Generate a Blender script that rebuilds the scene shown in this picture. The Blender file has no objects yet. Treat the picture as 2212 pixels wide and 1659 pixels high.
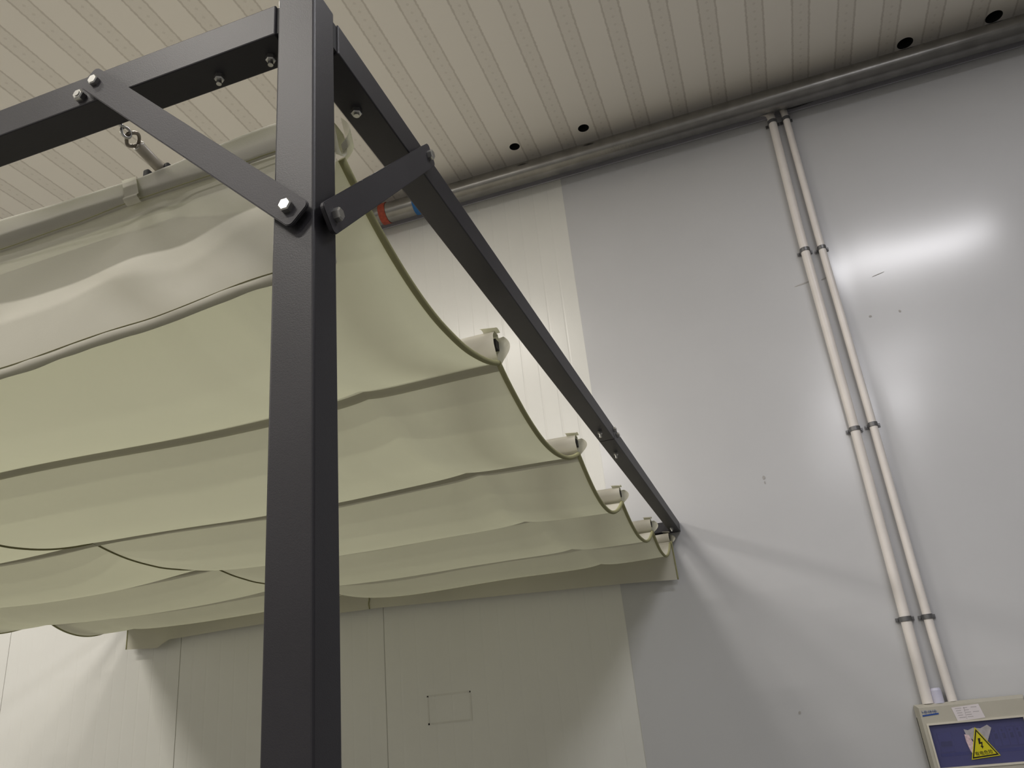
import bpy, bmesh, math, random
from mathutils import Vector, Matrix, noise
random.seed(7)
S = 0.55            # metres per survey unit
EYE = 1.5           # camera height above the floor
SC = bpy.context.scene
COL = SC.collection

def U(x, y, z):
    return Vector((x * S, y * S, z * S + EYE))

# ------------------------------------------------------------------ materials
def new_mat(name):
    m = bpy.data.materials.new(name)
    m.use_nodes = True
    nt = m.node_tree
    b = nt.nodes.get('Principled BSDF')
    return m, nt, b

def N(nt, kind, **kw):
    n = nt.nodes.new(kind)
    for k, v in kw.items():
        setattr(n, k, v)
    return n

def math_node(nt, op, a, b=None, c=None):
    n = nt.nodes.new('ShaderNodeMath'); n.operation = op
    for i, v in enumerate((a, b, c)):
        if v is None: continue
        if isinstance(v, (int, float)): n.inputs[i].default_value = v
        else: nt.links.new(v, n.inputs[i])
    return n.outputs[0]

def paint(name, col, rough=0.5, metal=0.0, var=0.06, scale=6.0, bump=0.0, bump_scale=400.0, spec=0.5, coat=0.0):
    """principled paint with a slight procedural tone variation and optional fine grain"""
    m, nt, b = new_mat(name)
    tc = N(nt, 'ShaderNodeTexCoord')
    nz = N(nt, 'ShaderNodeTexNoise'); nz.inputs['Scale'].default_value = scale; nz.inputs['Detail'].default_value = 4
    nt.links.new(tc.outputs['Object'], nz.inputs['Vector'])
    cr = N(nt, 'ShaderNodeValToRGB')
    cr.color_ramp.elements[0].color = (*[max(0, c * (1 - var)) for c in col], 1)
    cr.color_ramp.elements[1].color = (*[min(1, c * (1 + var)) for c in col], 1)
    cr.color_ramp.elements[0].position = .3; cr.color_ramp.elements[1].position = .7
    nt.links.new(nz.outputs['Fac'], cr.inputs['Fac'])
    nt.links.new(cr.outputs['Color'], b.inputs['Base Color'])
    b.inputs['Roughness'].default_value = rough
    b.inputs['Metallic'].default_value = metal
    b.inputs['Specular IOR Level'].default_value = spec
    b.inputs['Coat Weight'].default_value = coat
    if bump > 0:
        n2 = N(nt, 'ShaderNodeTexNoise'); n2.inputs['Scale'].default_value = bump_scale; n2.inputs['Detail'].default_value = 2
        nt.links.new(tc.outputs['Object'], n2.inputs['Vector'])
        bp = N(nt, 'ShaderNodeBump'); bp.inputs['Strength'].default_value = bump; bp.inputs['Distance'].default_value = .002
        nt.links.new(n2.outputs['Fac'], bp.inputs['Height'])
        nt.links.new(bp.outputs['Normal'], b.inputs['Normal'])
    return m

def fabric(name, col, tcol, trans=0.45, var=.05):
    m, nt, b = new_mat(name)
    out = nt.nodes.get('Material Output')
    tc = N(nt, 'ShaderNodeTexCoord')
    nz = N(nt, 'ShaderNodeTexNoise'); nz.inputs['Scale'].default_value = 2.2; nz.inputs['Detail'].default_value = 5
    nt.links.new(tc.outputs['Object'], nz.inputs['Vector'])
    cr = N(nt, 'ShaderNodeValToRGB')
    cr.color_ramp.elements[0].color = (*[c * (1 - var) for c in col], 1)
    cr.color_ramp.elements[1].color = (*[min(1, c * (1 + var)) for c in col], 1)
    cr.color_ramp.elements[0].position = .35; cr.color_ramp.elements[1].position = .65
    nt.links.new(nz.outputs['Fac'], cr.inputs['Fac'])
    nt.links.new(cr.outputs['Color'], b.inputs['Base Color'])
    b.inputs['Roughness'].default_value = .85
    b.inputs['Specular IOR Level'].default_value = .15
    wv = N(nt, 'ShaderNodeTexNoise'); wv.inputs['Scale'].default_value = 900
    nt.links.new(tc.outputs['Object'], wv.inputs['Vector'])
    bp = N(nt, 'ShaderNodeBump'); bp.inputs['Strength'].default_value = .12; bp.inputs['Distance'].default_value = .001
    nt.links.new(wv.outputs['Fac'], bp.inputs['Height'])
    nt.links.new(bp.outputs['Normal'], b.inputs['Normal'])
    tr = N(nt, 'ShaderNodeBsdfTranslucent'); tr.inputs['Color'].default_value = (*tcol, 1)
    mx = N(nt, 'ShaderNodeMixShader'); mx.inputs[0].default_value = trans
    nt.links.new(b.outputs[0], mx.inputs[1]); nt.links.new(tr.outputs[0], mx.inputs[2])
    nt.links.new(mx.outputs[0], out.inputs['Surface'])
    return m

def ceiling_mat():
    m, nt, b = new_mat('printed_ceiling_panel')
    tc = N(nt, 'ShaderNodeTexCoord')
    sx = N(nt, 'ShaderNodeSeparateXYZ'); nt.links.new(tc.outputs['Object'], sx.inputs[0])
    P = .3621 * S
    t = math_node(nt, 'ADD', sx.outputs['X'], (.708 + .3621 * 80) * S)
    t = math_node(nt, 'DIVIDE', t, P)
    fr = math_node(nt, 'FRACT', t)                               # 0 = first line, .372 = second line
    wob = N(nt, 'ShaderNodeTexNoise'); wob.inputs['Scale'].default_value = 60
    nt.links.new(tc.outputs['Object'], wob.inputs['Vector'])
    w = math_node(nt, 'MULTIPLY', math_node(nt, 'SUBTRACT', wob.outputs['Fac'], .5), .05)
    frw = math_node(nt, 'ADD', fr, w)
    def line(pos, width):
        d = math_node(nt, 'ABSOLUTE', math_node(nt, 'SUBTRACT', frw, pos))
        mr = N(nt, 'ShaderNodeMapRange'); mr.inputs['From Min'].default_value = width * .4; mr.inputs['From Max'].default_value = width
        mr.inputs['To Min'].default_value = 1; mr.inputs['To Max'].default_value = 0
        nt.links.new(d, mr.inputs['Value'])
        return mr.outputs[0]
    l1 = line(.035, .032); l2 = line(.40, .032)
    lines = math_node(nt, 'MAXIMUM', l1, l2)
    # band between the two lines
    band = math_node(nt, 'MULTIPLY', math_node(nt, 'GREATER_THAN', fr, .035), math_node(nt, 'LESS_THAN', fr, .40))
    # row of small diamonds down the middle of the band
    u = math_node(nt, 'MULTIPLY', math_node(nt, 'SUBTRACT', fr, .2175), P)
    v = math_node(nt, 'DIVIDE', sx.outputs['Y'], .046)
    vf = math_node(nt, 'MULTIPLY', math_node(nt, 'SUBTRACT', math_node(nt, 'FRACT', v), .5), .046)
    dd = math_node(nt, 'ADD', math_node(nt, 'ABSOLUTE', u), math_node(nt, 'ABSOLUTE', vf))
    dia = N(nt, 'ShaderNodeMapRange'); dia.inputs['From Min'].default_value = .007; dia.inputs['From Max'].default_value = .011
    dia.inputs['To Min'].default_value = 1; dia.inputs['To Max'].default_value = 0
    nt.links.new(dd, dia.inputs['Value'])
    # curling tendrils printed faintly
    vo = N(nt, 'ShaderNodeTexVoronoi'); vo.feature = 'DISTANCE_TO_EDGE'; vo.inputs['Scale'].default_value = 42
    nt.links.new(tc.outputs['Object'], vo.inputs['Vector'])
    ten = math_node(nt, 'MULTIPLY', math_node(nt, 'LESS_THAN', vo.outputs['Distance'], .05), band)
    f = math_node(nt, 'MAXIMUM', math_node(nt, 'MULTIPLY', lines, .42), math_node(nt, 'MULTIPLY', dia.outputs[0], .24))
    f = math_node(nt, 'MAXIMUM', f, math_node(nt, 'MULTIPLY', ten, .12))
    f = math_node(nt, 'MAXIMUM', f, math_node(nt, 'MULTIPLY', band, .10))
    mx = N(nt, 'ShaderNodeMix', data_type='RGBA')
    mx.inputs['A'].default_value = (.83, .80, .745, 1); mx.inputs['B'].default_value = (.36, .32, .27, 1)
    nt.links.new(f, mx.inputs['Factor'])
    nt.links.new(mx.outputs['Result'], b.inputs['Base Color'])
    b.inputs['Roughness'].default_value = .45
    b.inputs['Specular IOR Level'].default_value = .35
    return m

M = {}
M['charcoal'] = paint('charcoal_powder_coat', (.030, .0285, .0335), .43, 0, .1, 9, .08, 900, .45)
M['bar'] = paint('charcoal_flat_bar', (.043, .041, .047), .5, 0, .1, 9, .08, 900, .4)
M['zinc'] = paint('zinc_plated_steel', (.55, .55, .53), .28, .9, .1, 60)
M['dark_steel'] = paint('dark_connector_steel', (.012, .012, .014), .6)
M['fabric'] = fabric('cream_canopy_fabric', (.76, .735, .665), (.56, .575, .415), .37)
M['binding'] = fabric('olive_edge_binding', (.46, .45, .27), (.35, .36, .18), .2)
M['webbing'] = fabric('olive_seam_webbing', (.22, .21, .12), (.2, .2, .1), .1)
M['strip'] = fabric('doubled_cloth_strip', (.70, .68, .56), (.50, .51, .36), .30)
M['batten'] = paint('dark_batten', (.012, .010, .012), .5)
M['rope'] = paint('steel_rope', (.24, .21, .17), .5, .5, .25, 300, .6, 900)
M['sleeve'] = paint('clear_grey_sleeve', (.40, .37, .31), .35, 0, .15, 60)
M['black_plastic'] = paint('black_plastic', (.012, .012, .012), .3)
M['wall_cream'] = paint('cream_sandwich_panel', (.74, .74, .71), .28, 0, .015, 3)
M['wall_grey'] = paint('pale_grey_sheet', (.58, .585, .60), .20, 0, .02, 2.0, .0, 60, .5)
M['wall_side'] = paint('side_wall_paint', (.52, .52, .51), .5)
M['floor'] = paint('floor_concrete', (.21, .205, .20), .6, 0, .15, 3)
M['ceiling'] = ceiling_mat()
M['trim'] = paint('grey_corner_trim', (.40, .40, .45), .5)
M['pipe'] = paint('galvanised_pipe', (.27, .265, .255), .27, .9, .12, 14, .15, 120)
M['red_tape'] = paint('red_brown_tape', (.32, .06, .03), .5, 0, .25, 60)
M['blue_tape'] = paint('blue_tape', (.02, .14, .36), .5)
M['void'] = paint('dark_void', (.006, .006, .006), .9)
M['pvc'] = paint('white_pvc', (.80, .765, .735), .4, 0, .04, 10)
M['clip'] = paint('zinc_clip', (.20, .20, .205), .4, .5, .1, 50)
M['box'] = paint('beige_plastic', (.50, .48, .415), .45, 0, .03, 12)
M['box_rim'] = paint('pale_rim_plastic', (.66, .63, .55), .4)
M['sticker'] = paint('white_sticker', (.74, .70, .72), .6)
M['ink'] = paint('grey_ink', (.48, .45, .47), .7)
M['blue_ink'] = paint('blue_ink', (.03, .09, .34), .5)
M['blue_ink_faint'] = paint('faded_blue_ink', (.26, .31, .47), .6)
M['yellow'] = paint('warning_yellow', (.66, .60, .02), .45)
M['black'] = paint('black_ink', (.018, .016, .012), .5)
M['paper'] = paint('torn_grey_paper', (.42, .40, .42), .8, 0, .2, 50)
M['pink_paper'] = paint('torn_pink_paper', (.66, .52, .55), .8, 0, .2, 120)
M['breaker'] = paint('grey_breaker', (.40, .39, .41), .5)
M['lavender'] = paint('pale_lavender_plastic', (.60, .60, .72), .35)
M['scuff'] = paint('scuff', (.44, .43, .42), .7)
M['residue'] = paint('tape_residue', (.69, .685, .65), .4)
# blue tinted window of the box
def tint():
    m, nt, b = new_mat('blue_tinted_window')
    out = nt.nodes.get('Material Output')
    b.inputs['Base Color'].default_value = (.27, .275, .46, 1); b.inputs['Roughness'].default_value = .15
    nz = N(nt, 'ShaderNodeTexNoise'); nz.inputs['Scale'].default_value = 8
    tr = N(nt, 'ShaderNodeBsdfTransparent')
    cr = N(nt, 'ShaderNodeValToRGB')
    cr.color_ramp.elements[0].color = (.55, .56, .80, 1); cr.color_ramp.elements[1].color = (.62, .63, .86, 1)
    nt.links.new(nz.outputs['Fac'], cr.inputs['Fac']); nt.links.new(cr.outputs['Color'], tr.inputs['Color'])
    mx = N(nt, 'ShaderNodeMixShader'); mx.inputs[0].default_value = .30
    nt.links.new(tr.outputs[0], mx.inputs[1]); nt.links.new(b.outputs[0], mx.inputs[2])
    nt.links.new(mx.outputs[0], out.inputs['Surface'])
    return m
M['tint'] = tint()

# ------------------------------------------------------------------ object helpers
BASE = {}
def thing(name, label, cat, base, group=None):
    o = bpy.data.objects.new(name, None); COL.objects.link(o)
    o.empty_display_size = .05
    o.location = base
    o['label'] = label; o['category'] = cat
    if group: o['group'] = group
    BASE[o] = Vector(base)
    return o

def mesh_obj(name, bm, mat, parent=None, smooth=False, label=None):
    """bm is in world metres; vertices are moved into the parent's frame"""
    me = bpy.data.meshes.new(name)
    bmesh.ops.recalc_face_normals(bm, faces=bm.faces[:])
    off = BASE[parent] if parent is not None else Vector((0, 0, 0))
    if off.length > 0:
        bmesh.ops.translate(bm, verts=bm.verts[:], vec=-off)
    bm.to_mesh(me); bm.free()
    me.materials.append(mat)
    if smooth:
        for p in me.polygons: p.use_smooth = True
    o = bpy.data.objects.new(name, me); COL.objects.link(o)
    if parent is not None:
        o.parent = parent
    BASE[o] = off
    if label: o['label'] = label
    return o

def sharp(o, ang=35):
    me = o.data
    me.set_sharp_from_angle(angle=math.radians(ang))
    return o

def tag(o, label, cat, group=None):
    o['label'] = label; o['category'] = cat
    if group: o['group'] = group
    return o

def struct(o):
    o['kind'] = 'structure'
    return o

def add_box(bm, a, b, bevel=0.0, seg=2):
    """box between two survey corners"""
    a = U(*a); b = U(*b)
    c = (a + b) / 2; d = Vector([abs(b[i] - a[i]) for i in range(3)])
    r = bmesh.ops.create_cube(bm, size=1, matrix=Matrix.Translation(c) @ Matrix.Diagonal((*d, 1)))
    if bevel > 0:
        es = set()
        for v in r['verts']:
            es.update(v.link_edges)
        bmesh.ops.bevel(bm, geom=list(es), offset=bevel * S, segments=seg, profile=.5, affect='EDGES')

def frame_from(d):
    d = d.normalized()
    h = Vector((0, 0, 1)) if abs(d.z) < .9 else Vector((1, 0, 0))
    a = d.cross(h).normalized(); b = a.cross(d).normalized()
    return a, b

def add_cyl(bm, p, q, r, n=24, r2=None, cap=True):
    p = U(*p) if not isinstance(p, Vector) else p
    q = U(*q) if not isinstance(q, Vector) else q
    a, b = frame_from(q - p)
    r1 = r * S; r2 = r1 if r2 is None else r2 * S
    A = []; B = []
    for i in range(n):
        t = 2 * math.pi * i / n
        e = a * math.cos(t) + b * math.sin(t)
        A.append(bm.verts.new(p + e * r1)); B.append(bm.verts.new(q + e * r2))
    for i in range(n):
        j = (i + 1) % n
        bm.faces.new((A[i], A[j], B[j], B[i]))
    if cap:
        bm.faces.new(A[::-1]); bm.faces.new(B)

def add_tube(bm, pts, r, n=12, cap=True, flat=1.0):
    """swept tube through survey points; r in survey units (a number or one per point)"""
    P = [U(*p) for p in pts]
    rings = []
    up = None
    for i, p in enumerate(P):
        d = (P[min(i + 1, len(P) - 1)] - P[max(i - 1, 0)]).normalized()
        if up is None:
            a, b = frame_from(d); b = d.cross(a).normalized()
        else:
            a = (up - d * up.dot(d)).normalized(); b = d.cross(a).normalized()
        up = a
        rr = (r[i] if isinstance(r, (list, tuple)) else r) * S
        rings.append([bm.verts.new(p + a * math.cos(2 * math.pi * k / n) * rr + b * math.sin(2 * math.pi * k / n) * rr * flat) for k in range(n)])
    for A, B in zip(rings, rings[1:]):
        for k in range(n):
            j = (k + 1) % n
            bm.faces.new((A[k], A[j], B[j], B[k]))
    if cap:
        bm.faces.new(rings[0][::-1]); bm.faces.new(rings[-1])

def add_prism(bm, poly, axis_vec):
    """world polygon extruded along a world vector"""
    A = [bm.verts.new(p) for p in poly]; B = [bm.verts.new(p + axis_vec) for p in poly]
    bm.faces.new(A); bm.faces.new(B[::-1])
    n = len(A)
    for i in range(n):
        j = (i + 1) % n
        bm.faces.new((A[j], A[i], B[i], B[j]))

def grid(bm, fn, nu, nv):
    V = [[bm.verts.new(U(*fn(i / nu, j / nv))) for j in range(nv + 1)] for i in range(nu + 1)]
    for i in range(nu):
        for j in range(nv):
            bm.faces.new((V[i][j], V[i + 1][j], V[i + 1][j + 1], V[i][j + 1]))
    return V

def add_bolt(bm, p, d, r=.0135, h=.012, washer=True, tip=0.0):
    """hex head pointing along d, with washer and (for a nut) a threaded tip"""
    P = U(*p); d = Vector(d).normalized()
    q0 = P
    if washer:
        add_cyl(bm, P, P + d * .003 * S, r * 1.3, 24); q0 = P + d * .003 * S
    add_cyl(bm, q0, q0 + d * h * S * .8, r, 6)
    add_cyl(bm, q0 + d * h * S * .8, q0 + d * h * S, r, 6, r * .82)
    if tip > 0:
        add_cyl(bm, q0 + d * h * S, q0 + d * (h + tip) * S, r * .52, 12)

# ------------------------------------------------------------------ survey values
YW = 6.42          # back wall
ZC = 5.12          # ceiling
ZF = -EYE / S      # floor
XL, XR, YF = -12.0, 9.0, -9.0
X0 = -.6097        # outer face of the right-hand post and beam
PW, PD = .0814, .0755
ZB0, ZB1 = 1.288, 1.366
XLB = -5.94        # outer face of the left-hand beam

# ------------------------------------------------------------------ room shell
SEAM = -1.152
def wall_right_fn(u, v):
    x = SEAM + (XR - SEAM) * u; z = ZF + (ZC - ZF) * v
    y = YW - .006
    # the thin sheet is oil-canned: a soft vertical fold behind the conduits and slow dents
    y -= .007 * math.exp(-((x - 1.0) / .085) ** 2)
    y -= min(1, max(.0, (4.8 - z) / .5)) * .006 * noise.noise(Vector((x * .9, z * .55, 3.1))) + .0022 * noise.noise(Vector((x * 2.3, z * 1.1, 8.2)))
    return (x, y, z)
bm = bmesh.new(); grid(bm, wall_right_fn, 340, 90)
# folded-back edge of the sheet along the joint
V = [bm.verts.new(U(*wall_right_fn(0, j / 90))) for j in range(91)]
Wv = [bm.verts.new(U(SEAM, YW + .02, ZF + (ZC - ZF) * j / 90)) for j in range(91)]
for j in range(90): bm.faces.new((V[j], V[j + 1], Wv[j + 1], Wv[j]))
wall_r = struct(mesh_obj('wall_back_right', bm, M['wall_grey'], smooth=True)); sharp(wall_r, 40)

# left part of the back wall: ribbed sandwich panels with joints
joints = [SEAM - 2.08 * k for k in range(0, 7)]
def prof():
    pts = []
    for k in range(len(joints) - 1):
        xr, xl = joints[k], joints[k + 1]
        pts.append((xr, YW))
        n = 14
        for i in range(1, n):
            x = xr + (xl - xr) * i / n
            dpt = .0007
            pts += [(x + .010, YW), (x + .004, YW + dpt), (x - .004, YW + dpt), (x - .010, YW)]
        pts += [(xl + .008, YW), (xl + .003, YW + .006), (xl - .003, YW + .006)] if k < len(joints) - 2 else [(xl, YW)]
    return pts
bm = bmesh.new()
pp = prof()
A = [bm.verts.new(U(x, y, ZF)) for x, y in pp]; B = [bm.verts.new(U(x, y, ZC)) for x, y in pp]
for i in range(len(pp) - 1): bm.faces.new((A[i], A[i + 1], B[i + 1], B[i]))
wall_l = struct(mesh_obj('wall_back_left', bm, M['wall_cream']))

def slab(name, a, b, mat):
    bm = bmesh.new(); add_box(bm, a, b); return struct(mesh_obj(name, bm, mat))
slab('wall_left', (XL - .2, YF, ZF), (XL, YW + .1, ZC), M['wall_side'])
slab('wall_right', (XR, YF, ZF), (XR + .2, YW + .1, ZC), M['wall_side'])
slab('wall_front', (XL, YF - .2, ZF), (XR, YF, ZC), M['wall_side'])
slab('floor', (XL - .2, YF - .2, ZF - .2), (XR + .2, YW + .2, ZF), M['floor'])

# ceiling with round cut-outs
HOLES = [(-1.48, 6.035, .050), (-.80, 6.065, .052), (2.06, 6.215, .066), (2.765, 6.215, .068)]
bm = bmesh.new()
def ring_pts(cx, cy, r, n=32): return [(cx + r * math.cos(2 * math.pi * i / n), cy + r * math.sin(2 * math.pi * i / n)) for i in range(n)]
outer = [bm.verts.new(U(x, y, ZC)) for x, y in ((XL, YF), (XR, YF), (XR, YW + .05), (XL, YW + .05))]
edges = [bm.edges.new((outer[i], outer[(i + 1) % 4])) for i in range(4)]
for cx, cy, r in HOLES:
    vs = [bm.verts.new(U(x, y, ZC)) for x, y in ring_pts(cx, cy, r)]
    edges += [bm.edges.new((vs[i], vs[(i + 1) % len(vs)])) for i in range(len(vs))]
bmesh.ops.triangle_fill(bm, edges=edges, use_beauty=True)
for f in list(bm.faces):           # drop any cap that covers a hole
    c = f.calc_center_median()
    for cx, cy, r in HOLES:
        if all(abs((v.co.xy - U(cx, cy, 0).xy).length - r * S) < 1e-4 for v in f.verts):
            bm.faces.remove(f); break
ceil = struct(mesh_obj('ceiling', bm, M['ceiling']))
for cx, cy, r in HOLES:
    bm = bmesh.new(); add_cyl(bm, (cx, cy, ZC), (cx, cy, ZC + .12), r, 32)
    bm.faces.ensure_lookup_table()
    low = min(bm.faces, key=lambda f: f.calc_center_median().z); bm.faces.remove(low)
    struct(mesh_obj('ceiling_hole', bm, M['void'], ceil, True))

bm = bmesh.new()
add_box(bm, (XL, YW - .034, 4.885), (XR, YW - .022, ZC - .002))
struct(mesh_obj('trim_1', bm, M['trim']))

# small marks on the walls
def wall_mark(name, x, z, w, h, mat, parent, ang=0.0, y=None):
    bm = bmesh.new()
    y = YW - .0005 if y is None else y
    c = U(x, y, z); ca, sa = math.cos(ang), math.sin(ang)
    pts = []
    n = 12
    for i in range(n):
        t = 2 * math.pi * i / n
        px, pz = w * S * math.cos(t) * random.uniform(.8, 1.15), h * S * math.sin(t) * random.uniform(.8, 1.15)
        pts.append(c + Vector((px * ca - pz * sa, 0, px * sa + pz * ca)))
    add_prism(bm, pts, Vector((0, -.001, 0)))
    return mesh_obj(name, bm, mat, parent)
def wy(x, z): return wall_right_fn((x - SEAM) / (XR - SEAM), (z - ZF) / (ZC - ZF))[1] - .0005
for x, z, w, h, a in ((.097, 1.60, .012, .016, 0), (.097, 1.56, .006, .012, 0), (.76, 3.17, .07, .006, .15), (.925, 3.17, .03, .006, .2),
                      (1.33, 3.1, .05, .003, .2), (1.18, 2.75, .012, .01, 0), (1.40, 2.74, .008, .012, .3), (-.02, -.1, .01, .01, 0)):
    wall_mark('scuff_mark', x, z, w, h, M['scuff'], wall_r, a, wy(x, z))
bm = bmesh.new()
for a, b in (((-2.86, .29), (-2.48, .30)), ((-2.86, .08), (-2.50, .09))):
    add_box(bm, (a[0], YW - .002, a[1]), (b[0], YW - .0002, b[1] + .004))
for x in (-2.86, -2.49): add_box(bm, (x, YW - .002, .08), (x + .012, YW - .0002, .30))
mesh_obj('tape_residue', bm, M['residue'], wall_l)

# ------------------------------------------------------------------ pergola frame
perg = thing('pergola_frame', 'charcoal steel pergola frame of square tubes carrying the cream canopy', 'pergola', U(X0 - PW / 2, 1 + PD / 2, ZF))
bm = bmesh.new(); add_box(bm, (X0 - PW, 1.0, ZF), (X0, 1.0 + PD, ZB1 + .012), .0045, 3)
post = mesh_obj('post', bm, M['charcoal'], perg)
bm = bmesh.new(); add_box(bm, (XLB, 1.0, ZF), (XLB + PW, 1.0 + PD, ZB1), .0045, 3)
mesh_obj('post', bm, M['charcoal'], perg)
bm = bmesh.new(); add_box(bm, (XLB + PW + .008, 1.001, ZB0), (X0 - PW - .0065, 1.079, ZB1), .003, 2)
fb = mesh_obj('front_beam', bm, M['charcoal'], perg)
bm = bmesh.new(); add_box(bm, (X0 - PW - .02, 1.006, ZB0 + .003), (X0 - PW + .003, 1.072, ZB1 - .003), .002, 1)
mesh_obj('corner_connector', bm, M['dark_steel'], perg)
bm = bmesh.new(); add_box(bm, (X0 - .0785, 1.092, ZB0 - .002), (X0, 3.838, ZB1), .003, 2)
sb = mesh_obj('side_beam', bm, M['charcoal'], perg)
bm = bmesh.new(); add_box(bm, (X0 - .0785, 3.843, ZB0 - .002), (X0, YW - .012, ZB1), .003, 2)
sb2 = mesh_obj('side_beam', bm, M['charcoal'], perg)
bm = bmesh.new(); add_box(bm, (X0 - .074, 1.07, ZB0 + .002), (X0 - .004, 1.10, ZB1 - .003), .002, 1)
mesh_obj('corner_connector', bm, M['dark_steel'], perg)
bm = bmesh.new(); add_box(bm, (XLB, 1.092, ZB0), (XLB + .0785, YW - .012, ZB1), .003, 2)
mesh_obj('side_beam', bm, M['charcoal'], perg)
bm = bmesh.new(); add_box(bm, (XLB + .0785 + .004, YW - .09, ZB0), (X0 - .0785 - .004, YW - .012, ZB1), .003, 2)
wb = mesh_obj('wall_beam', bm, M['charcoal'], perg)

def flat_bar(p, q, width, thick, normal, ext=.032, round_=.012):
    """flat bar with rounded ends between two survey points (bolt centres)"""
    P, Q = U(*p), U(*q); n = Vector(normal).normalized()
    d = (Q - P).normalized(); w = n.cross(d).normalized()
    L = (Q - P).length / 2 + ext * S; h = width * S / 2; c = (P + Q) / 2; r = round_ * S
    pts = []
    for sx, sy, a0 in ((1, 1, 0), (-1, 1, 90), (-1, -1, 180), (1, -1, 270)):
        for k in range(6):
            t = math.radians(a0 + 90 * k / 5)
            pts.append(c + d * (sx * (L - r) + r * math.cos(t)) + w * (sy * (h - r) + r * math.sin(t)))
    bm = bmesh.new(); add_prism(bm, pts, n * thick * S)
    bmesh.ops.recalc_face_normals(bm, faces=bm.faces[:])
    es = [e for e in bm.edges if len(e.link_faces) == 2 and abs(e.calc_face_angle(0)) > 1.2]
    bmesh.ops.bevel(bm, geom=es, offset=.0008, segments=2, affect='EDGES')
    return bm
def bolts(parent, items, label=None):
    for p, d, kw in items:
        bm = bmesh.new(); add_bolt(bm, p, d, **kw)
        mesh_obj('bolt', bm, M['zinc'], parent)
# brace across the front, standing off the post on spacers
br = mesh_obj('corner_brace', flat_bar((-1.118, .990, 1.317), (-.650, .990, .850), .056, .008, (0, -1, 0)), M['bar'], perg)
bolts(br, [((-1.118, .982, 1.317), (0, -1, 0), dict(r=.0125, h=.010, washer=False)), ((-.650, .982, .850), (0, -1, 0), dict(r=.0130, h=.012, washer=False))])
for p, q, r in (((-.650, 1.0, .850), (-.650, .990, .850), .012), ((-1.118, 1.001, 1.317), (-1.118, .990, 1.317), .010)):
    bm = bmesh.new(); add_cyl(bm, p, q, r); mesh_obj('spacer', bm, M['dark_steel'], br, True)
br2 = mesh_obj('corner_brace', flat_bar((-.598, 1.038, .850), (-.598, 1.502, 1.324), .058, .008, (1, 0, 0)), M['bar'], perg)
bolts(br2, [((-.590, 1.038, .850), (1, 0, 0), dict(r=.0125, h=.013, washer=False)), ((-.590, 1.502, 1.326), (1, 0, 0), dict(r=.0125, h=.013, washer=False))])
for p, q in (((-.6097, 1.038, .850), (-.598, 1.038, .850)), ((-.6097, 1.502, 1.326), (-.598, 1.502, 1.326))):
    bm = bmesh.new(); add_cyl(bm, p, q, .012); mesh_obj('spacer', bm, M['dark_steel'], br2, True)
bolts(fb, [((-1.171, 1.001, 1.311), (0, -1, 0), dict(r=.0135, h=.013, tip=.002, washer=False)),
           ((-.861, 1.048, ZB0), (0, 0, -1), dict(r=.0105, h=.012, tip=.010, washer=False)), ((-.738, 1.047, ZB0), (0, 0, -1), dict(r=.0105, h=.012, tip=.010, washer=False))])
bolts(sb, [((-.655, 1.25, ZB0 - .002), (0, 0, -1), dict(r=.0125, h=.012, tip=.004, washer=False)), ((-.650, 3.679, ZB0 - .002), (0, 0, -1), dict(r=.012, h=.016, tip=.016, washer=False))])
bolts(sb2, [((-.650, 4.064, ZB0 - .002), (0, 0, -1), dict(r=.012, h=.016, tip=.016, washer=False)), ((X0, 3.869, 1.345), (1, 0, 0), dict(r=.013, h=.014, washer=False)), ((X0, 3.947, 1.339), (1, 0, 0), dict(r=.013, h=.014, washer=False)),
            ((-.655, 6.20, ZB0 - .002), (0, 0, -1), dict(r=.012, h=.016, tip=.012, washer=False))])

# ------------------------------------------------------------------ canopy
can = thing('canopy', 'cream fabric canopy hung in sagging folds under the charcoal frame', 'canopy', U(-3.3, 3.8, 1.1))
XA, XB = -.70, -5.86           # right and left edges
XM = -3.36                     # seam down the middle
CAB = (-1.19, -5.42)           # where the two guide cables run
SEAMS = [(1.262, 1.175), (2.275, 1.085), (3.34, 1.080), (4.325, 1.087), (5.40, 1.125), (6.345, 1.205)]
PH = [.075, .110, .085, .082, .085, .075]
SAG = [.130, .124, .134, .128, .140]
def lift(x):
    t = max(0.0, (XA - x) / (XA - XB))
    z = .085 * t ** 1.6
    for c in CAB: z += .012 * math.exp(-abs(x - c) / .06)
    return z
def seam_z(k, x):
    return SEAMS[k][1] + lift(x) - (.010 * math.sin(3.3 * x + k) if k else .0)
def sag_at(k, x):
    t = SAG[k]
    t *= 1 - (.20, .22, .52, .55, .5)[k] * math.exp(-(abs(x - XM) / .20) ** 1.3)
    for c in CAB: t *= 1 - .07 * math.exp(-abs(x - c) / .10)
    return t * (1 + .06 * math.sin(1.7 * x + 1.3 * k))
def bay_point(k, x, t):
    y0, y1 = SEAMS[k][0], SEAMS[k + 1][0]
    z0, z1 = seam_z(k, x), seam_z(k + 1, x)
    y = y0 + (y1 - y0) * t
    z = z0 + (z1 - z0) * t - 4 * sag_at(k, x) * t * (1 - t)
    w = math.sin(math.pi * t)
    z += w * (.008 * noise.noise(Vector((x * .8, y * 3.0, k * 5.3))) + .003 * noise.noise(Vector((x * 3.0, y * 6.0, k * 2.1))))
    return (x, y, z)
NX = 180
def xs(i):                      # survey x of column i, denser at edges not needed
    return XA + (XB - XA) * i
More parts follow.
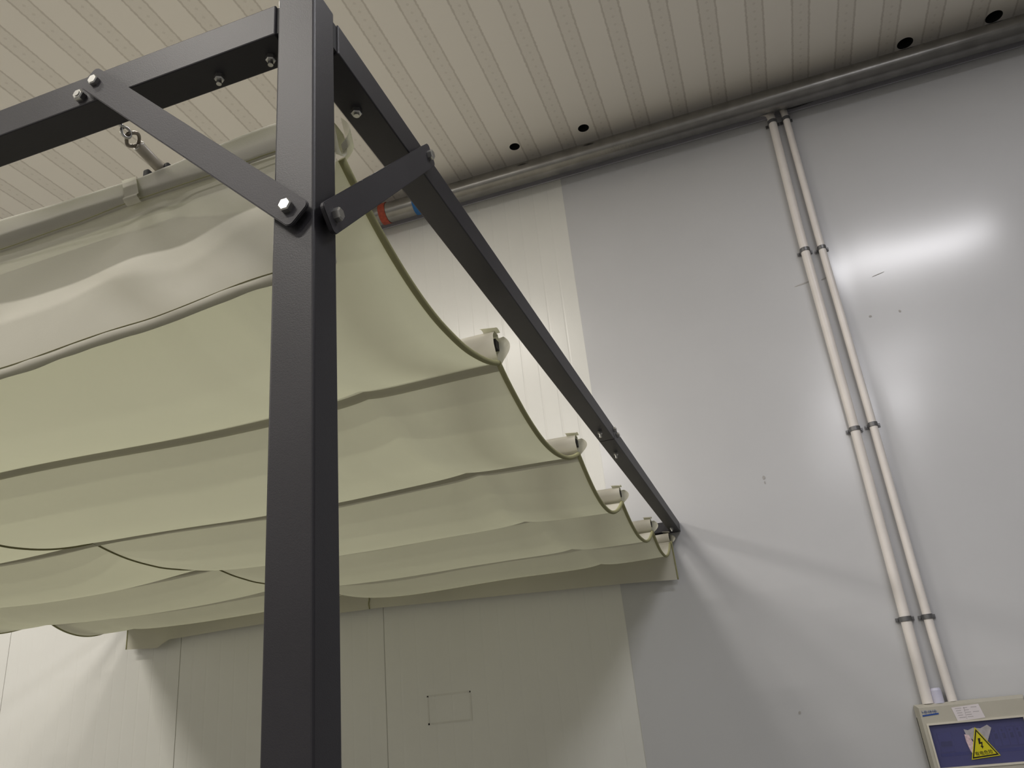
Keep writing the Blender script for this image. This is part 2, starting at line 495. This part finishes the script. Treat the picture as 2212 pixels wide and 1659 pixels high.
for k in range(5):
    bm = bmesh.new()
    grid(bm, lambda u, v: bay_point(k, xs(u), v), NX, 28)
    pan = mesh_obj('fabric_panel', bm, M['fabric'], can, True)
    for xe in (XA, XB):
        bm = bmesh.new()
        add_tube(bm, [bay_point(k, xe, t / 28) for t in range(29)], .0095, 8)
        mesh_obj('edge_binding', bm, M['binding'], pan, True, 'olive edge binding')
    bm = bmesh.new()           # webbing sewn under the middle seam
    vs = []
    for t in range(29):
        p = bay_point(k, XM, t / 28)
        vs.append((bm.verts.new(U(p[0], p[1], p[2] + .001)), bm.verts.new(U(p[0] - .004, p[1], p[2] - .009))))
    for a, b in zip(vs, vs[1:]): bm.faces.new((a[0], a[1], b[1], b[0]))
    mesh_obj('seam_webbing', bm, M['webbing'], pan, True, 'dark webbing along the middle seam')
for k in range(1, 5):         # strip of doubled cloth sewn along the underside of every seam
    bm = bmesh.new()
    def strip(u, v):
        x = XA - .004 + (XB - XA + .008) * u
        return (x, SEAMS[k][0] - .012 + .042 * v, seam_z(k, x) - .004 - .012 * v)
    grid(bm, strip, 180, 2)
    mesh_obj('seam_strip', bm, M['strip'], can, True, 'olive strip of doubled cloth under the seam')
# batten pockets (a sleeve of fabric above every seam) with the batten inside
def pocket(k):
    h = PH[k]; w = .030
    sec = [(0, 0), (-w * .55, h * .22), (-w, h * .5), (-w * .95, h * .8), (-w * .5, h), (w * .45, h * 1.0), (w * .95, h * .82), (w, h * .5), (w * .5, h * .2)]
    bm = bmesh.new()
    n = 120
    rings = []
    for i in range(n + 1):
        x = XA + .002 + (XB - XA - .006) * i / n
        y0, z0 = SEAMS[k][0], seam_z(k, x)
        ring = []
        for q, (a, b) in enumerate(sec):
            e = math.exp(-abs(x - XA) / .05)
            j = .004 * noise.noise(Vector((x * 5, q * 1.7, k * 3.3)))
            # the free end of the sleeve droops and flares a little
            ring.append(bm.verts.new(U(x, y0 + a * (1 + .25 * e) + j, z0 + b + j * .5 - .012 * e * (1 if q in (6, 7) else 0))))
        rings.append(ring)
    m = len(sec)
    for A, B in zip(rings, rings[1:]):
        for q in range(m):
            r = (q + 1) % m
            bm.faces.new((A[q], A[r], B[r], B[q]))
    po = mesh_obj('batten_pocket', bm, M['fabric'], can, True)
    bm = bmesh.new()
    pts = []
    nb = 60
    hh = .016
    R = []
    for i in range(nb + 1):
        x = XA + .003 + (XB - XA - .01) * i / nb
        y0, z0 = SEAMS[k][0], seam_z(k, x) + h * .60
        R.append([bm.verts.new(U(x, y0 + a * hh, z0 + b * hh)) for a, b in ((-1, -1), (1, -1), (1, 1), (-1, 1))])
    for A, B in zip(R, R[1:]):
        for q in range(4):
            r = (q + 1) % 4
            bm.faces.new((A[q], A[r], B[r], B[q]))
    bm.faces.new(R[0][::-1]); bm.faces.new(R[-1])
    mesh_obj('batten', bm, M['batten'], po, label='dark batten inside the pocket')
    # the back of the sleeve runs on past the batten as a pale lip that curls forward
    bm = bmesh.new()
    def lip(u, v):
        w = .046 * (math.sin(math.pi * (.10 + .80 * v)) ** .7)
        return (XA - .006 + (w + .006) * u, SEAMS[k][0] + .030 - .016 * math.cos(math.pi * v * .5) - .030 * u * u * (1 - .6 * v), seam_z(k, XA) - .008 + h * 1.03 * v + .010 * u * (.5 - v))
    grid(bm, lip, 8, 12)
    mesh_obj('pocket_lip', bm, M['fabric'], po, True)
    # loose flap folded over the top of the sleeve end
    bm = bmesh.new()
    def flap(u, v):
        x = XA + .010 - .055 * u
        return (x, SEAMS[k][0] - .034 + .055 * v, seam_z(k, XA) + h * 1.02 + .012 * math.sin(2.6 * v) + .008 * u * (1 - v))
    grid(bm, flap, 6, 6)
    mesh_obj('pocket_flap', bm, M['fabric'], po, True)
for k in range(1, 6): pocket(k)

# front pocket and valance
def interp(x, tab):
    if x >= tab[0][0]: return tab[0][1]
    for (xa, a), (xb, b) in zip(tab, tab[1:]):
        if x >= xb:
            t = (xa - x) / (xa - xb); t = t * t * (3 - 2 * t)
            return a + (b - a) * t
    return tab[-1][1]
TOP = [(-.675, 1.225), (-.72, 1.262), (-.80, 1.286), (-.86, 1.288), (-1.02, 1.280), (-1.126, 1.268), (-1.21, 1.262), (-1.415, 1.267), (-1.63, 1.277), (-2.2, 1.281), (-4.9, 1.281), (-5.42, 1.262), (-5.84, 1.28)]
BOT = [(-.675, 1.165), (-.74, 1.200), (-.852, 1.222), (-1.035, 1.215), (-1.228, 1.214), (-1.415, 1.203), (-1.63, 1.197), (-2.2, 1.197), (-5.86, 1.20)]
HEM = [(-.69, .902), (-.856, .892), (-1.186, .865), (-1.57, .843), (-2.2, .83), (-5.86, .85)]
def top_z(x): return interp(x, TOP)
def bot_z(x): return interp(x, BOT)
def hem_z(x): return interp(x, HEM)
YV = 1.218
bm = bmesh.new()
n = 220
sec_n = 11
rings = []
for i in range(n + 1):
    x = XA + .012 + (XB - XA - .024) * i / n
    zt, zb = top_z(x), bot_z(x); ring = []
    H = zt - zb
    # flattened sleeve whose front leans out over the valance, with a thin lip on top
    for q, (a, b) in enumerate(((.022, 0), (.010, .18), (.002, .55), (-.006, .88), (-.008, .94), (-.006, .985), (.002, 1.0), (.03, .97), (.048, .7), (.046, .3), (.034, .03))):
        ring.append(bm.verts.new(U(x, YV + a + .002 * noise.noise(Vector((x * 6, q, 1))), zb + H * b)))
    rings.append(ring)
for A, B in zip(rings, rings[1:]):
    for q in range(sec_n):
        r = (q + 1) % sec_n
        bm.faces.new((A[q], A[r], B[r], B[q]))
fp = mesh_obj('batten_pocket', bm, M['fabric'], can, True)
bm = bmesh.new()
add_tube(bm, [(XA - .01 + (XB - XA + .02) * i / 40, YV + .026, (top_z(XA + (XB - XA) * i / 40) + bot_z(XA + (XB - XA) * i / 40)) / 2) for i in range(41)], .017, 8)
mesh_obj('batten', bm, M['batten'], fp, True, 'dark batten inside the pocket')
bm = bmesh.new()
def flapf(u, v):
    return (XA + .012 - .02 * u + .022 * math.sin(math.pi * v), YV + .02 + .055 * u, top_z(XA) + .022 - .075 * v)
grid(bm, flapf, 5, 10)
mesh_obj('pocket_flap', bm, M['fabric'], fp, True)
def val_point(x, v):
    zt = bot_z(x) + .003; zb = hem_z(x)
    z = zt + (zb - zt) * v
    # creases fan out from the tie tab and from the free corner
    a = (x - CAB[0]) * 1.0 - (v * .42) * .0
    y = YV + .02
    fan = math.atan2(x + 1.13, .02 + v * .42)
    y += .020 * v * (1 - .7 * v * v) * math.sin(fan * 4.0 + 1.0) * math.exp(-abs(x + 1.13) * .5)
    y += .024 * math.sin(math.pi * v * .85) * noise.noise(Vector((x * 2.1 + v * 1.7, v * .9, 4.4)))
    y += .012 * v * (1 - .6 * v) * noise.noise(Vector((x * 5.5 + v * 2.5, v * 1.8, 9.1)))
    y += .022 * math.sin(math.pi * v) * math.exp(-((x + 1.45) / .5) ** 2)
    y += -.02 * v
    y = YV + .02 + (y - YV - .02) * (1 - .9 * v ** 4) - .012 * v ** 4
    return (x, y, z)
bm = bmesh.new(); grid(bm, lambda u, v: val_point(XA + (XB - XA) * u, v), 420, 36)
fv = mesh_obj('front_valance', bm, M['fabric'], can, True)
bm = bmesh.new()
pts = [val_point(XA + (XB - XA) * i / 420, 1.0) for i in range(421)]
add_tube(bm, [(p[0], p[1], p[2] - .003) for p in pts], [.0115 + .002 * noise.noise(Vector((p[0] * 14, 2, 2))) for p in pts], 10)
mesh_obj('rolled_hem', bm, M['fabric'], fv, True)
bm = bmesh.new()
pts = [val_point(XA + (XB - XA) * i / 420, .965) for i in range(421)]
add_tube(bm, [(p[0], p[1] - .001, p[2]) for p in pts], .0011, 5)
mesh_obj('hem_stitching', bm, M['webbing'], fv, True, 'dark stitch line above the hem')
bm = bmesh.new()
pts = [val_point(XA + (XB - XA) * i / 420, .01) for i in range(421)]
add_tube(bm, [(p[0], p[1] - .012, p[2]) for p in pts], .0012, 5)
mesh_obj('pocket_stitching', bm, M['binding'], fv, True)
bm = bmesh.new()
def tab(u, v):
    x = -1.250 + .040 * u + .008 * v
    z = top_z(x) + .002 - .064 * v
    y = YV - .011 + .012 * v if v < .7 else YV - .003 + .03 * (v - .7) - .010 * math.sin((v - .7) / .3 * math.pi)
    return (x, y, z)
grid(bm, tab, 4, 20)
mesh_obj('tie_tab', bm, M['fabric'], fv, True, 'stitched tab over the pocket')

# rear valance hanging by the wall
def rtop(x): return seam_z(5, x) + .01
def rbot(x):
    t = max(0.0, min(1.0, (XA - x) / 2.6))
    z = .917 + .127 * t ** .9 + .012 * math.sin(min(1, max(0, (x + 5.4) / 2.0)) * math.pi)
    if x < -5.35: z -= .06 * min(1, (-5.35 - x) / .12) - .03 * max(0, (-5.5 - x) / .36)
    return z
def rv_point(x, v):
    zt, zb = rtop(x), rbot(x)
    z = zt + (zb - zt) * v
    y = 6.335
    y += .012 * v * (1 - .6 * v) * noise.noise(Vector((x * 1.4 + v, v, 2.2)))
    d = x - XM
    y += -.018 * math.exp(-(abs(d) / .25) ** 1.5) * (1 - .3 * v)
    y += .014 * v * math.sin(abs(d) * 9 + v * 2) * math.exp(-abs(d) / .3)
    d = x + 5.42
    y += -.035 * v * math.exp(-(d / .10) ** 2)
    d = x - XA
    y += .02 * v * math.sin(d * 7 + v * 2) * math.exp(d / .5)
    return (x, y, z)
bm = bmesh.new(); grid(bm, lambda u, v: rv_point(XA + .015 + (XB - XA - .02) * u, v), 260, 14)
rv = mesh_obj('rear_valance', bm, M['fabric'], can, True)
for x in (XA + .012, XB + .004):
    bm = bmesh.new(); add_tube(bm, [rv_point(x, v / 14) for v in range(15)], .006, 6)
    mesh_obj('edge_binding', bm, M['binding'], rv, True)
bm = bmesh.new(); pts = [rv_point(-3.315 + .004 * math.sin(v), v / 14) for v in range(15)]
add_tube(bm, [(p[0], p[1] - .003, p[2]) for p in pts], .010, 6, flat=.4)
mesh_obj('seam_stitching', bm, M['binding'], rv, True)

# ------------------------------------------------------------------ guide cable on its eye bolt
gc = thing('guide_cable', 'steel guide cable with looped end hooked behind the front beam', 'cable', U(-1.142, 1.085, 1.29))
def torus(bm, c, R, r, ax, ay, n=28, m=8):
    c = U(*c); ax = Vector(ax).normalized(); ay = Vector(ay).normalized(); az = ax.cross(ay)
    rings = []
    for i in range(n):
        t = 2 * math.pi * i / n; e = ax * math.cos(t) + ay * math.sin(t)
        rings.append([bm.verts.new(c + e * R * S + (e * math.cos(2 * math.pi * k / m) + az * math.sin(2 * math.pi * k / m)) * r * S) for k in range(m)])
    for i in range(n):
        A, B = rings[i], rings[(i + 1) % n]
        for k in range(m):
            bm.faces.new((A[k], A[(k + 1) % m], B[(k + 1) % m], B[k]))
bm = bmesh.new()
torus(bm, (-1.142, 1.099, 1.284), .0115, .0034, (.15, .8, -.2), (.15, .1, .9))
add_cyl(bm, (-1.142, 1.078, 1.294), (-1.142, 1.092, 1.290), .004, 10)
mesh_obj('eye_bolt', bm, M['zinc'], gc, True)
L0 = Vector((-1.142, 1.104, 1.283)); L1 = Vector((-1.172, 1.165, 1.311)); L2 = Vector((-1.161, 1.236, 1.284))
bm = bmesh.new()
side = Vector((.55, 0, .45)).normalized()
pts = []
for i in range(25):
    t = i / 24; a = math.pi * (2 * t - 1)
    al = (1 + math.cos(a)) / 2            # 0 at ends, 1 at the far tip
    base = L1.lerp(L0, al)
    wdt = .017 * math.sin(a) * (.35 + .65 * math.sin(math.pi * min(1, al * .9 + .05)))
    pts.append(tuple(base + side * wdt))
add_tube(bm, pts, .0042, 8)
mesh_obj('cable_loop', bm, M['rope'], gc, True)
bm = bmesh.new()
add_tube(bm, [tuple(L1.lerp(L2, t)) for t in (-.02, .05, .5, .95, 1.02)], [.0115, .0135, .0135, .0130, .011], 14)
mesh_obj('crimp_sleeve', bm, M['sleeve'], gc, True)
bm = bmesh.new()
torus(bm, (-1.1715, 1.168, 1.310), .0122, .0018, (.9, 0, .2), (-.1, .35, .9), 20, 6)
mesh_obj('sleeve_band', bm, M['zinc'], gc, True)
bm = bmesh.new()
cz = [(-1.161, 1.236, 1.284), (-1.168, 1.32, 1.268)] + [(-1.19, y, z + lift(-1.19) + h * 1.15) for (y, z), h in zip(SEAMS[1:], PH[1:])]
add_tube(bm, cz, .0045, 8)
mesh_obj('cable', bm, M['rope'], gc, True)
bm = bmesh.new()
add_box(bm, (-1.206, 1.222, 1.262), (-1.190, 1.262, 1.292), .004, 2)
mesh_obj('cable_carrier', bm, M['black_plastic'], gc)
bm = bmesh.new()
add_box(bm, (-1.148, 1.222, 1.264), (-1.134, 1.262, 1.292), .004, 2)
mesh_obj('cable_carrier', bm, M['black_plastic'], gc)

# ------------------------------------------------------------------ pipe under the ceiling
PY, PZ, PR = 6.21, 4.925, .104
pip = thing('ceiling_pipe', 'long grey galvanised pipe running under the ceiling along the wall', 'pipe', U(0, PY, PZ))
bm = bmesh.new(); add_cyl(bm, (XL + .02, PY, PZ), (XR - .02, PY, PZ), PR, 48)
po = mesh_obj('pipe_body', bm, M['pipe'], pip, True); sharp(po)
def band(x, w, r, mat, name, label):
    bm = bmesh.new(); add_cyl(bm, (x - w / 2, PY, PZ), (x + w / 2, PY, PZ), r, 40)
    sharp(mesh_obj(name, bm, mat, pip, True, label))
band(-2.955, .075, PR + .006, M['red_tape'], 'tape_band', 'red brown tape ring')
band(-2.59, .06, PR + .003, M['blue_tape'], 'tape_band', 'blue tape ring')

# ------------------------------------------------------------------ conduits
def smooth_path(pts, n=10):
    out = []
    P = [Vector(p) for p in pts]
    for i in range(len(P) - 1):
        p0 = P[max(i - 1, 0)]; p1 = P[i]; p2 = P[i + 1]; p3 = P[min(i + 2, len(P) - 1)]
        for k in range(n):
            t = k / n
            out.append(tuple(.5 * ((2 * p1) + (p2 - p0) * t + (2 * p0 - 5 * p1 + 4 * p2 - p3) * t * t + (3 * p1 - p0 - 3 * p2 + p3) * t ** 3)))
    out.append(tuple(P[-1]))
    return out
def conduit(pts, top, r, clips, label):
    y = YW - .03 - r
    c = thing('conduit', label, 'conduit', U(pts[-1][0], YW - .03, pts[-1][1]), 'white conduits running up the wall')
    path = [(x, y, z) for x, z in pts[::-1]]
    full = smooth_path(path, 8) + smooth_path([path[-1]] + top, 8)[1:]
    bm = bmesh.new(); add_tube(bm, full, r, 20)
    sharp(mesh_obj('tube', bm, M['pvc'], c, True))
    for x, z in clips:
        bm = bmesh.new()
        rr = r + .005
        A = []
        n = 20
        for i in range(n + 1):
            t = math.pi * i / n
            A.append((x - rr * math.cos(t), y - rr * math.sin(t)))
        prof_ = [(x - rr, YW - .018)] + A + [(x + rr, YW - .018)]
        inner = [(x + r + .001, YW - .018)] + [(x + (r + .001) * math.cos(math.pi * i / n), y - (r + .001) * math.sin(math.pi * i / n)) for i in range(n + 1)] + [(x - r - .001, YW - .018)]
        poly = [U(a, b, z - .016) for a, b in prof_ + inner]
        add_prism(bm, poly, Vector((0, 0, .032 * S)))
        for s in (-1, 1):
            add_box(bm, (x + s * rr, YW - .024, z - .014), (x + s * (rr + .020), YW - .016, z + .014))
            add_cyl(bm, (x + s * (rr + .010), YW - .024, z), (x + s * (rr + .010), YW - .030, z), .007, 12)
        mesh_obj('saddle_clip', bm, M['clip'], c)
    return c
conduit([(.862, 4.80), (.842, 3.98), (.833, 3.44), (.831, 2.6), (.829, 1.833), (.82, 1.1), (.812, .427), (.805, -.1225)],
        [(.858, 6.36, 4.90), (.82, 6.37, 4.95), (.74, 6.38, 4.97)], .036, [(.862, 4.80), (.833, 3.44), (.829, 1.833), (.812, .427)],
        'thicker white plastic conduit on the wall, left of the pair above the box')
conduit([(.982, 4.80), (.972, 3.98), (.966, 3.427), (.965, 2.6), (.963, 1.844), (.958, 1.1), (.954, .425), (.957, -.1225)],
        [(.978, 6.36, 4.90), (.955, 6.36, 4.955), (.90, 6.37, 4.965), (.875, 6.38, 4.92)], .030, [(.982, 4.80), (.966, 3.427), (.963, 1.844), (.954, .425)],
        'thinner white plastic conduit on the wall, right of the pair above the box')
bm = bmesh.new()
add_tube(bm, smooth_path([(.90, 6.33, 4.93), (1.05, 6.31, 4.87), (1.25, 6.33, 4.90), (1.6, 6.35, 4.97), (1.9, 6.36, 5.0)], 8), .012, 8)
o = mesh_obj('power_cable', bm, M['black_plastic'], None, True)
tag(o, 'thin black cable slipping behind the ceiling pipe above the conduits', 'cable')

# ------------------------------------------------------------------ electrical box
BX0, BX1, BZ0, BZ1, BY = .712, 1.375, -.66, -.122, 6.285
box = thing('distribution_box', 'beige plastic electrical box with blue window and warning triangle on the wall', 'electrical box', U((BX0 + BX1) / 2, YW - .02, BZ0))
def ring_box(bm, x0, x1, z0, z1, hx0, hx1, hz0, hz1, y0, y1, bev=.004):
    add_box(bm, (x0, y0, hz1), (x1, y1, z1)); add_box(bm, (x0, y0, z0), (x1, y1, hz0))
    add_box(bm, (x0, y0, hz0), (hx0, y1, hz1)); add_box(bm, (hx1, y0, hz0), (x1, y1, hz1))
WX0, WX1, WZ0, WZ1 = .762, 1.322, -.505, -.252
bm = bmesh.new()
add_box(bm, (BX0, 6.330, BZ0), (BX1, YW - .016, BZ1), .012, 3)
body = mesh_obj('back_shell', bm, M['box'], box, True); sharp(body)
bm = bmesh.new()      # front cover with window opening, sloped outer rim
def cover_ring(x0, x1, z0, z1, y): return [U(x0, y, z0), U(x1, y, z0), U(x1, y, z1), U(x0, y, z1)]
loops = [cover_ring(BX0 + .002, BX1 - .002, BZ0 + .002, BZ1 - .002, 6.345), cover_ring(BX0 + .004, BX1 - .004, BZ0 + .004, BZ1 - .004, 6.325),
         cover_ring(BX0 + .018, BX1 - .018, BZ0 + .018, BZ1 - .020, BY), cover_ring(WX0 - .006, WX1 + .006, WZ0 - .006, WZ1 + .006, BY),
         cover_ring(WX0 - .006, WX1 + .006, WZ0 - .006, WZ1 + .006, 6.345)]
LV = [[bm.verts.new(p) for p in l] for l in loops]
for A, B in zip(LV, LV[1:]):
    for q in range(4):
        bm.faces.new((A[q], A[(q + 1) % 4], B[(q + 1) % 4], B[q]))
cover = mesh_obj('cover', bm, M['box'], box)
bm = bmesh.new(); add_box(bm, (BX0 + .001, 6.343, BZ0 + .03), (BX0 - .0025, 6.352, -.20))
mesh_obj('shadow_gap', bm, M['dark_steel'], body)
bm = bmesh.new()      # pale window rim
for a, b in (((WX0 - .012, BY - .006, WZ1), (WX1 + .012, BY + .02, WZ1 + .012)), ((WX0 - .012, BY - .006, WZ0 - .012), (WX1 + .012, BY + .02, WZ0)),
             ((WX0 - .012, BY - .006, WZ0), (WX0, BY + .02, WZ1)), ((WX1, BY - .006, WZ0), (WX1 + .012, BY + .02, WZ1))):
    add_box(bm, a, b)
door = mesh_obj('window_frame', bm, M['box_rim'], box)
bm = bmesh.new(); add_box(bm, (WX0 + .001, BY + .008, WZ0 + .001), (WX1 - .001, BY + .012, WZ1 - .001))
mesh_obj('window_pane', bm, M['tint'], door, label='blue tinted window')
# breakers behind the pane
def breaker(x0, x1, z0, z1, toggles):
    bm = bmesh.new(); add_box(bm, (x0, 6.318, z0), (x1, 6.334, z1), .003, 1)
    o = mesh_obj('breaker', bm, M['breaker'], box)
    bm = bmesh.new()
    for a in toggles: add_box(bm, a[0:1] + (6.310,) + a[1:2], a[2:3] + (6.320,) + a[3:4])
    mesh_obj('toggle', bm, M['black'], o)
breaker(.80, .885, -.42, -.30, [(.81, -.385, .875, -.355)])
for i in range(5):
    x = 1.075 + i * .046
    breaker(x, x + .042, -.41, -.30, [(x + .013, -.365, x + .029, -.335), (x + .012, -.325, x + .020, -.313)])
bm = bmesh.new(); add_box(bm, (WX0 + .03, 6.326, -.445), (WX1 - .02, 6.334, -.425))
mesh_obj('mounting_rail', bm, M['blue_ink'], box)

FY = BY - .0015       # sits on the cover
def plate(name, pts, mat, parent, y=FY, t=.0012, label=None):
    bm = bmesh.new(); add_prism(bm, [U(x, y, z) for x, z in pts], Vector((0, -t * S, 0)))
    return mesh_obj(name, bm, mat, parent, label=label)
# paper label, with a faint table of print
st = plate('paper_label', [(.925, -.158), (1.090, -.150), (1.108, -.236), (.942, -.242)], M['sticker'], cover)
bm = bmesh.new()
for i in range(5):
    z = -.168 - i * .014
    for a, b in ((.945, .985), (.995, 1.03), (1.04, 1.08)):
        if random.random() < .85:
            add_box(bm, (a + i * .003, FY - .0016, z), (b - random.uniform(0, .012) + i * .003, FY - .0012, z + .004))
add_box(bm, (.998, FY - .0016, -.234), (1.000, FY - .0012, -.162))
mesh_obj('print', bm, M['ink'], st)
# maker's mark: faint blue strokes over a solid blue bar
lg = plate('maker_mark', [(.742, -.196), (.842, -.190), (.842, -.181), (.742, -.187)], M['blue_ink'], cover, label='solid blue bar with faint blue lettering')
bm = bmesh.new()
x = .744
for i in range(7):
    w = random.choice((.008, .010, .012))
    add_box(bm, (x, FY - .0016, -.180), (x + .003, FY - .0004, -.160)); add_box(bm, (x, FY - .0016, -.172), (x + w, FY - .0004, -.168))
    if i % 2: add_box(bm, (x + w - .003, FY - .0016, -.180), (x + w, FY - .0004, -.160))
    x += w + .0025
mesh_obj('lettering', bm, M['blue_ink_faint'], lg)
# warning triangle stuck over torn paper on the window
WYP = BY + .0075
plate('torn_paper', [(.962, -.292), (.985, -.300), (1.02, -.288), (1.06, -.296), (1.105, -.278), (1.125, -.298), (1.098, -.345), (1.08, -.375), (1.04, -.365), (1.0, -.36), (.968, -.330)], M['paper'], door, WYP, label='torn grey paper')
plate('torn_paper', [(.958, -.322), (.982, -.328), (.996, -.372), (1.000, -.452), (.984, -.462), (.966, -.420), (.957, -.362)], M['pink_paper'], door, WYP - .001, label='torn pinkish paper strip')
T = [(1.030, -.288), (1.128, -.459), (.960, -.471)]
cx = sum(p[0] for p in T) / 3; cz_ = sum(p[1] for p in T) / 3
def sc(k):
    k *= .93
    return [(cx + (x - cx) * k, cz_ + (z - cz_) * k) for x, z in T]
tri = plate('warning_sign', sc(1.10), M['yellow'], door, WYP - .002, .002, 'yellow warning triangle with lightning bolt')
bm = bmesh.new()
o_, i_ = sc(1.0), sc(.86)
for q in range(3):
    r = (q + 1) % 3
    add_prism(bm, [U(p[0], WYP - .004, p[1]) for p in (o_[q], o_[r], i_[r], i_[q])], Vector((0, -.0004, 0)))
bolt_pts = [(1.028, -.352), (1.042, -.352), (1.037, -.376), (1.049, -.374), (1.043, -.399), (1.049, -.398), (1.040, -.414), (1.031, -.396), (1.037, -.397), (1.040, -.384), (1.026, -.387)]
add_prism(bm, [U(x, WYP - .004, z) for x, z in bolt_pts], Vector((0, -.0004, 0)))
mesh_obj('border_and_bolt', bm, M['black'], tri)
def text_part(name, body, size, loc, mat, parent, ang=0):
    cu = bpy.data.curves.new('txt', 'FONT'); cu.body = body; cu.size = size; cu.align_x = 'CENTER'; cu.extrude = .0002; cu.resolution_u = 2
    to = bpy.data.objects.new('txt', cu); COL.objects.link(to)
    to.matrix_world = Matrix.Translation(loc) @ Matrix.Rotation(math.radians(90), 4, 'X') @ Matrix.Rotation(ang, 4, 'Z')
    bpy.context.view_layer.update()
    dg = bpy.context.evaluated_depsgraph_get()
    me = bpy.data.meshes.new_from_object(to.evaluated_get(dg))
    bm = bmesh.new(); bm.from_mesh(me); bmesh.ops.transform(bm, matrix=to.matrix_world, verts=bm.verts[:])
    bpy.data.objects.remove(to); bpy.data.meshes.remove(me)
    return mesh_obj(name, bm, mat, parent)
text_part('lettering', '有电危险', .0145, U(1.040, WYP - .0048, -.447), M['black'], tri, .07)

# pale plug standing on the box between the conduits
bm = bmesh.new()
add_cyl(bm, (.872, 6.350, BZ1 - .004), (.872, 6.350, -.045), .034, 20)
add_cyl(bm, (.872, 6.350, -.045), (.872, 6.350, -.030), .034, 20, .028)
o = mesh_obj('cable_gland', bm, M['lavender'], None, True); sharp(o)
tag(o, 'pale lavender plastic stub standing on the electrical box between the conduits', 'plug')

# ------------------------------------------------------------------ light: fluorescent battens under the ceiling
def lamp(x, y, w=24.0, length=.92):
    l = bpy.data.lights.new('tube_light', 'AREA'); l.shape = 'RECTANGLE'; l.size = length; l.size_y = .07
    l.energy = w; l.color = (.98, .97, 1.0) if x > 0 else (1.0, .955, .89)
    o = bpy.data.objects.new('tube_light', l); COL.objects.link(o)
    o.location = U(x, y, ZC - .07)
for y, row in ((2.86, (26, 26, 50)), (-.6, (14, 16, 36)), (-3.0, (48, 54, 54)), (-6.6, (36, 36, 36))):
    for x, w in zip((2.5, -3.0, -8.4), row):
        lamp(x, y, w)

wd = bpy.data.worlds.new('World'); SC.world = wd; wd.use_nodes = True
wd.node_tree.nodes['Background'].inputs['Color'].default_value = (.8, .8, .82, 1)
wd.node_tree.nodes['Background'].inputs['Strength'].default_value = .05

# ------------------------------------------------------------------ camera
F_PX = 1729.063
YAW, PITCH, ROLL = -.2829354, .4032580, -.1045739
def cam_axes(a, b, g):
    fwd = Vector((math.sin(a) * math.cos(b), math.cos(a) * math.cos(b), math.sin(b)))
    right = Vector((math.cos(a), -math.sin(a), 0)); up = right.cross(fwd)
    r = math.cos(g) * right + math.sin(g) * up; u = -math.sin(g) * right + math.cos(g) * up
    return r, u, fwd
r_, u_, f_ = cam_axes(YAW, PITCH, ROLL)
cd = bpy.data.cameras.new('camera'); cam = bpy.data.objects.new('camera', cd); COL.objects.link(cam)
cd.sensor_fit = 'HORIZONTAL'; cd.sensor_width = 36; cd.lens = 36 * F_PX / 2212; cd.clip_start = .01
mw = Matrix.Identity(4)
for i in range(3):
    mw[i][0] = r_[i]; mw[i][1] = u_[i]; mw[i][2] = -f_[i]
mw[2][3] = EYE
cam.matrix_world = mw
SC.camera = cam
SC.view_settings.view_transform = 'Standard'
SC.view_settings.look = 'None'
SC.view_settings.exposure = 0.0
SC.view_settings.gamma = .86
SC.cycles.max_bounces = 10; SC.cycles.diffuse_bounces = 6
